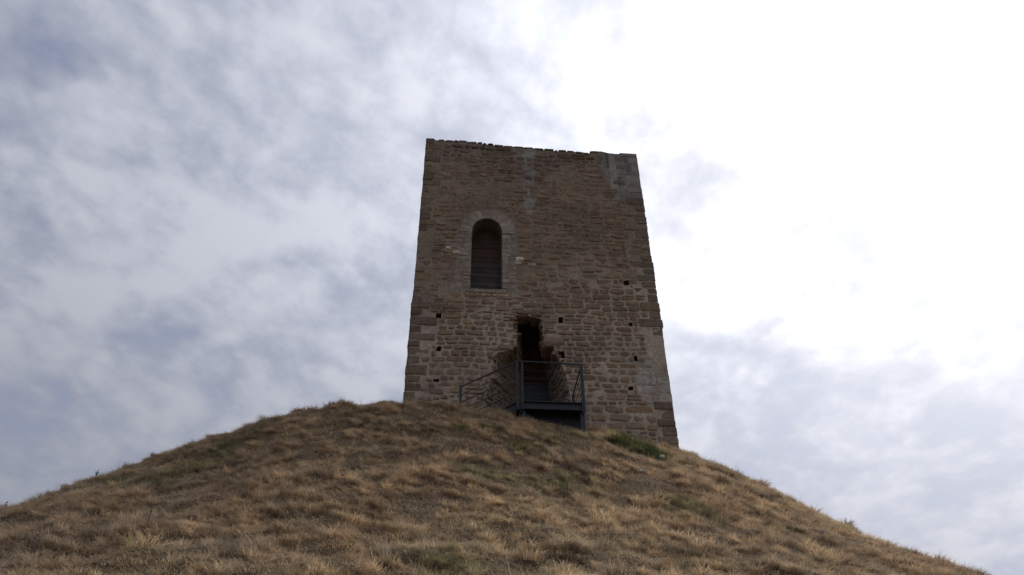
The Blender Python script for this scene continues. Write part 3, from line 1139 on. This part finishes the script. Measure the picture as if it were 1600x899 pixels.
# landing rails
sbar('handrail', (2.93, LO + .012, 11.14), (LU1 + .02, LO + .012, 11.10), .032, .03)
sbar('handrail', (LU1 - .02, LO + .012, 11.10), (LU1 - .02, .03, 11.10), .032, .03)
for i in range(4):
    z_ = LZ + .22 + i * .225
    sbar('rail', (3.0, LO - .004, z_), (LU1 - .04, LO - .004, z_), .012, n=6)
    sbar('rail', (LU1 - .03, LO, z_), (LU1 - .03, .05, z_), .018, n=6)
# stair rails, stringers, treads
sl = (11.12 - 10.32) / (2.97 - 1.52)
sbar('handrail', (1.49, LO - .03, 10.33 - .015), (2.97, LO + .0, 11.13), .032, .03)
for i in range(1, 5):
    dz = -.225 * i
    sbar('rail', (1.53 if i < 4 else 1.3, LO - .03, 10.32 + dz - (0 if i < 4 else .23 * sl)), (2.96, LO - .03, 11.12 + dz), .02, n=6)
channel('stringer', (0.9, LO - .09, 9.95 - .12 - 2.1 * sl), (3.0, LO - .09, 9.95 - .10), .22, .06)
channel('stringer', (0.9, .55, 9.95 - .12 - 2.1 * sl), (3.05, .55, 9.95 - .10), .22, .06)
for i in range(5):
    u_ = LU0 - .02 - .31 * (i + .5); z_ = LZ - .17 * (i + 1)
    sbox('tread', u_ - .15, u_ + .15, .57, LO - .10, z_ - .035, z_)

# ---------------------------------------------------------------- grass
def blade(V, F, K, x, y, ang, lean, ln, w, droop, col, z0=-.02, seg=3):
    """one curved tapering blade starting at (x, y)"""
    dx, dy = math.cos(ang), math.sin(ang)
    px_, py_ = -dy, dx
    b = len(V)
    cx, cy, cz = x, y, z0
    el = math.pi / 2 - lean
    st = ln / seg
    for i in range(seg + 1):
        ww = w * (1 - i / seg) ** .7 / 2
        if i < seg:
            V.append((cx - px_ * ww, cy - py_ * ww, cz)); V.append((cx + px_ * ww, cy + py_ * ww, cz)); K.append(col); K.append(col)
        else:
            V.append((cx, cy, cz)); K.append(col)
        cx += dx * math.cos(el) * st; cy += dy * math.cos(el) * st; cz += math.sin(el) * st
        el -= droop
    for i in range(seg - 1):
        F.append((b + 2 * i, b + 2 * i + 1, b + 2 * i + 3, b + 2 * i + 2))
    F.append((b + 2 * seg - 2, b + 2 * seg - 1, b + 2 * seg))


tufts = bpy.data.collections.new('grass_tufts')


def add_tuft(kind, i):
    V, F, K = [], [], []
    rd = random.Random(100 + i)
    if kind == 'tussock': nb = 150
    elif kind == 'thatch': nb = 60
    elif kind == 'stalks': nb = 14
    else: nb = 9
    for _ in range(nb):
        a = rd.uniform(0, 2 * math.pi)
        g = rd.choice((.75, .9, 1.0, 1.0, 1.15, 1.35)) * rd.uniform(.85, 1.15)
        hue = rd.random()
        col = (g * (1.0), g * (.97 + .08 * hue), g * (.85 + .3 * hue))
        if kind == 'tussock':
            r = .085 * math.sqrt(rd.random())
            x, y = r * math.cos(a), r * math.sin(a)
            # the whole tuft is combed towards +x
            aa = math.atan2(math.sin(a), math.cos(a) + .30) + rd.uniform(-.8, .8)
            blade(V, F, K, x, y, aa, rd.uniform(.0, .6), rd.uniform(.10, .20), rd.uniform(.004, .007), rd.uniform(.35, .95), col, seg=4)
        elif kind == 'thatch':
            x, y = rd.uniform(-.16, .16), rd.uniform(-.16, .16)
            aa = rd.gauss(0, 1.6)
            blade(V, F, K, x, y, aa, rd.uniform(.7, 1.45), rd.uniform(.05, .13), rd.uniform(.0035, .0065), rd.uniform(.0, .25), col)
        elif kind == 'stalks':
            x, y = rd.uniform(-.08, .08), rd.uniform(-.08, .08)
            blade(V, F, K, x, y, a, rd.uniform(.05, .6), rd.uniform(.18, .36), .0035, rd.uniform(.02, .22), tuple(q * 1.15 for q in col))
        else:
            x, y = rd.uniform(-.2, .2), rd.uniform(-.2, .2)
            blade(V, F, K, x, y, a, rd.uniform(1.25, 1.5), rd.uniform(.18, .45), .006, rd.uniform(-.02, .03), tuple(q * 1.5 for q in col), z0=.05)
    me = make_mesh('tuft', V, F, np.array(K))
    me.materials.append(M_GRASS)
    o = bpy.data.objects.new('tuft_%02d' % i, me)
    tufts.objects.link(o)


KIN = ['tussock'] * 6 + ['thatch'] * 5 + ['stalks'] * 2 + ['straw'] * 2
for i, kd in enumerate(KIN): add_tuft(kd, i)
IDX = {kd: [i for i, q in enumerate(KIN) if q == kd] for kd in set(KIN)}

P, ROT, SCL, IX, TI = [], [], [], [], []


def scatter(kind, step, x0, x1, y0, y1, smin, smax, keep=None, prob=1.0):
    xs = np.arange(x0, x1, step); ys = np.arange(y0, y1, step)
    X, Y = np.meshgrid(xs, ys)
    X = X.ravel() + rng.uniform(-.5, .5, X.size) * step; Y = Y.ravel() + rng.uniform(-.5, .5, Y.size) * step
    mk = rng.random(X.size) < prob
    u = (X - FA.x) * TU.x + (Y - FA.y) * TU.y
    dd = -((X - FA.x) * TN.x + (Y - FA.y) * TN.y)
    mk &= ~((u > -.06) & (u < TW + .06) & (dd > -.10) & (dd < TW + .1))
    mk &= ~((u > 3.0) & (u < 4.75) & (dd > -1.42))
    mk &= (X ** 2 + Y ** 2) > 1.2 ** 2
    clump = fbm(X, Y, 1.1, 3, 70)
    if kind == 'tussock': mk &= (fbm(X, Y, 2.6, 2, 71) + rng.uniform(-.10, .10, X.size)) > .515
    X, Y, clump, u, dd = X[mk], Y[mk], clump[mk], u[mk], dd[mk]
    Z = hill(X, Y)
    e = .25
    hx = (hill(X + e, Y, False) - hill(X - e, Y, False)) / (2 * e); hy = (hill(X, Y + e, False) - hill(X, Y - e, False)) / (2 * e)
    yaw = np.arctan2(-hy, -hx) + rng.normal(0, .75, X.size) + .5
    tilt = np.arctan(np.hypot(hx, hy)) * .75 + rng.normal(0, .12, X.size)
    if kind in ('thatch', 'straw'): tilt = np.arctan(np.hypot(hx, hy)); yaw = np.arctan2(-hy, -hx) + rng.normal(0, .1, X.size)
    sc = rng.uniform(smin, smax, X.size)
    if kind == 'tussock': sc *= .72 + .7 * clump
    near_stair = (u > 2.0) & (u < 5.2) & (dd > -2.2)
    sc = np.where(near_stair, sc * .95, sc)
    # tones: straw, brown, grey-brown, a little green in patches
    a = fbm(X, Y, .35, 3, 80)[:, None]; b = fbm(X, Y, 1.3, 3, 81)[:, None]; g = fbm(X, Y, .55, 3, 82)[:, None]
    r_ = rng.random((X.size, 1))
    straw = np.array((.64, .485, .30)); brown = np.array((.47, .335, .215)); grey = np.array((.40, .33, .245)); green = np.array((.25, .25, .11))
    t = np.clip((a - .36) / .5 + (r_ - .42) * 1.1, 0, 1)
    c = brown * (1 - t) + straw * t
    t = np.clip((b - .52) / .2, 0, 1) * .5
    c = c * (1 - t) + grey * t
    left = np.clip((-X[:, None] - 1) / 8, 0, .3)
    t = np.clip((g + left * .14 - .68) / .10 + (r_ - .6) * .5, 0, 1) * .6
    c = c * (1 - t) + green * t
    c = c * rng.uniform(.6, 1.32, (X.size, 1))
    if kind == 'straw': c = c * .5 + np.array((.34, .29, .22)) * .5
    P.append(np.stack([X, Y, Z], -1)); ROT.append(np.stack([np.zeros(X.size), tilt, yaw], -1)); SCL.append(sc)
    IX.append(rng.choice(IDX[kind], X.size)); TI.append(np.concatenate([c, np.ones((X.size, 1))], 1))


scatter('thatch', .098, -15, 15, 2.0, 28, .8, 1.35)
scatter('tussock', .15, -15, 15, 2.0, 28, .6, 1.4)
scatter('stalks', .55, -15, 15, 2.0, 28, .6, 1.1, prob=.6)
scatter('straw', .45, -15, 15, 2.0, 28, .7, 1.2, prob=.6)
# sparser cover over the rest of the mound, outside the photograph
for (a0, a1, b0, b1) in ((-32, -15, -6, 44), (15, 32, -6, 44), (-15, 15, -8, 2.0), (-15, 15, 28, 46)):
    scatter('thatch', .5, a0, a1, b0, b1, 1.6, 2.6)
    scatter('tussock', .55, a0, a1, b0, b1, 1.2, 2.0)
P = np.concatenate(P); ROT = np.concatenate(ROT); SCL = np.concatenate(SCL); IX = np.concatenate(IX); TI = np.concatenate(TI)
print('grass instances', len(P))
pm = bpy.data.meshes.new('dry_grass')
pm.vertices.add(len(P)); pm.vertices.foreach_set('co', P.astype(np.float32).ravel())
pm.attributes.new('rot', 'FLOAT_VECTOR', 'POINT').data.foreach_set('vector', ROT.astype(np.float32).ravel())
pm.attributes.new('scl', 'FLOAT', 'POINT').data.foreach_set('value', SCL.astype(np.float32))
pm.attributes.new('idx', 'INT', 'POINT').data.foreach_set('value', IX.astype(np.int32))
pm.attributes.new('gtint', 'FLOAT_COLOR', 'POINT').data.foreach_set('color', TI.astype(np.float32).ravel())
go = link('dry_grass', pm)
tag(go, 'dry straw-brown tufted grass covering the slope of the mound', 'grass', kind='stuff')
ng = bpy.data.node_groups.new('scatter_grass', 'GeometryNodeTree')
ng.interface.new_socket('Geometry', in_out='INPUT', socket_type='NodeSocketGeometry')
ng.interface.new_socket('Geometry', in_out='OUTPUT', socket_type='NodeSocketGeometry')
q = NT(ng)
gi = q.n('NodeGroupInput'); gout = q.n('NodeGroupOutput')
ci = q.n('GeometryNodeCollectionInfo'); ci.inputs['Collection'].default_value = tufts
ci.inputs['Separate Children'].default_value = True; ci.inputs['Reset Children'].default_value = True


def named(nm, ty):
    nd = q.n('GeometryNodeInputNamedAttribute', data_type=ty); nd.inputs['Name'].default_value = nm
    return nd.outputs['Attribute']


iop = q.n('GeometryNodeInstanceOnPoints')
ng.links.new(gi.outputs[0], iop.inputs['Points']); ng.links.new(ci.outputs[0], iop.inputs['Instance'])
iop.inputs['Pick Instance'].default_value = True
ng.links.new(named('idx', 'INT'), iop.inputs['Instance Index'])
ng.links.new(named('rot', 'FLOAT_VECTOR'), iop.inputs['Rotation'])
ng.links.new(named('scl', 'FLOAT'), iop.inputs['Scale'])
ng.links.new(iop.outputs[0], gout.inputs[0])
md = go.modifiers.new('scatter', 'NODES'); md.node_group = ng

# ---------------------------------------------------------------- green weeds, single stalks, a few stones
def weed(name, x, y, rad, hgt, n, label, cat, tone=(.075, .125, .032), stems=0, sy=.6):
    rd = random.Random(int(x * 100 + y * 10))
    V, F, K = [], [], []
    z = float(hill(x, y))
    for _ in range(n):
        a = rd.uniform(0, 6.283); r = rad * math.sqrt(rd.random())
        bx, by = r * math.cos(a), r * math.sin(a) * sy
        bz = float(hill(x + bx, y + by)) - z
        g = rd.uniform(.6, 1.5)
        f = 1 - .5 * (r / rad) ** 2
        blade(V, F, K, bx, by, rd.uniform(0, 6.283), rd.uniform(.05, .9), hgt * f * rd.uniform(.5, 1.1), rd.uniform(.008, .018), rd.uniform(.05, .5),
              (tone[0] * g * rd.uniform(.8, 1.5), tone[1] * g, tone[2] * g), z0=bz - .02)
    o = link(name, make_mesh(name, V, F, np.array(K)), M_LEAF, None, (x, y, z))
    return tag(o, label, cat, 'green weeds among the dry grass')


weed('weed_patch', 3.05, 17.65, .72, .46, 1500, 'largest green weed clump, against the right foot of the tower wall', 'weeds', (.078, .112, .038))
weed('weed_patch', 2.45, 17.60, .30, .30, 350, 'small dull green weeds between the largest green clump and the steel landing', 'weeds', (.075, .090, .035))
weed('weed_patch', .30, 15.6, .60, .25, 700, 'low bright green weed strip just below the steel landing', 'weeds', (.10, .135, .036))
weed('weed_patch', -1.16, 15.9, .28, .24, 260, 'small green weed clump downslope of the foot of the steel stair', 'weeds', (.095, .130, .036))
weed('weed_patch', .91, 13.6, .38, .20, 260, 'faint green weed patch on the open slope in the middle of the mound', 'weeds', (.105, .120, .045))
weed('weed_patch', 2.36, 10.15, .20, .16, 160, 'green weed patch low on the slope towards the right of the picture', 'weeds', (.095, .130, .038))
weed('weed_patch', -.77, 7.85, .10, .13, 120, 'bright green weed sprout at the bottom edge of the slope', 'weeds', (.075, .165, .035))
weed('weed_patch', 5.9, 12.4, .17, .15, 110, 'small green weed sprout far down the right side of the mound', 'weeds', (.095, .130, .038))


weed('weed_patch', -.55, 16.3, .34, .22, 300, 'green weeds on the crest just left of the steel landing', 'weeds', (.09, .125, .036))
weed('weed_patch', 1.1, 16.6, .22, .22, 200, 'small weed tuft directly in front of the steel landing', 'weeds', (.085, .105, .038))


def stalk(x, y, h, lean, label, heads=6):
    rd = random.Random(int(x * 77 + y))
    V, F, K = [], [], []
    top = Vector((lean, 0, h))
    pts = [Vector((0, 0, -.03)), Vector((lean * .3, .01, h * .5)), top]
    for a, b in zip(pts, pts[1:]):
        v_, f_ = bar_geo(a, b, .010, n=5)
        o_ = len(V); V += v_; F += [tuple(o_ + i for i in f) for f in f_]; K += [(.14, .12, .07)] * len(v_)
    for i in range(heads):
        t = rd.uniform(.45, 1.0); p_ = pts[1].lerp(pts[2], (t - .45) / .55)
        for _ in range(5):
            n0 = len(V)
            a = rd.uniform(0, 6.28)
            blade(V, F, K, p_.x, p_.y, a, rd.uniform(.4, 1.2), rd.uniform(.04, .08), .018, .3, (.11, .12, .05), z0=p_.z)
    z = float(hill(x, y))
    return tag(link('dry_stalk', make_mesh('dry_stalk', V, F, np.array(K)), M_LEAF, None, (x, y, z)), label, 'plant stalk', 'weed stalks standing above the dry grass')


stalk(-8.75, 15.6, .30, .03, 'taller of the two weed stalks on the left skyline of the mound')
stalk(-9.9, 14.9, .24, -.03, 'shorter weed stalk low on the left skyline of the mound', 4)
stalk(-4.55, 9.6, .34, .02, 'upright dry stalk low on the left part of the slope', 2)


def pebble(x, y, s, label):
    V, F = stone_geo(s, s * .6, s * .35, depth=s * .3, expo=2.5)
    z = float(hill(x, y))
    o = link('pale_stone', make_mesh('pale_stone', V, F, np.array([(.55, .53, .48)] * len(V))), M_STONE, None, (x, y, z + s * .6 + .06))
    return tag(o, label, 'stone', 'pale stones lying on the slope')


pebble(3.46, 17.15, .15, 'small white stone in front of the largest green weed clump')
pebble(2.62, 15.2, .10, 'small pale stone in dry grass below the tower base')
pebble(5.2, 13.2, .12, 'small pale stone on the dry right slope of the mound')
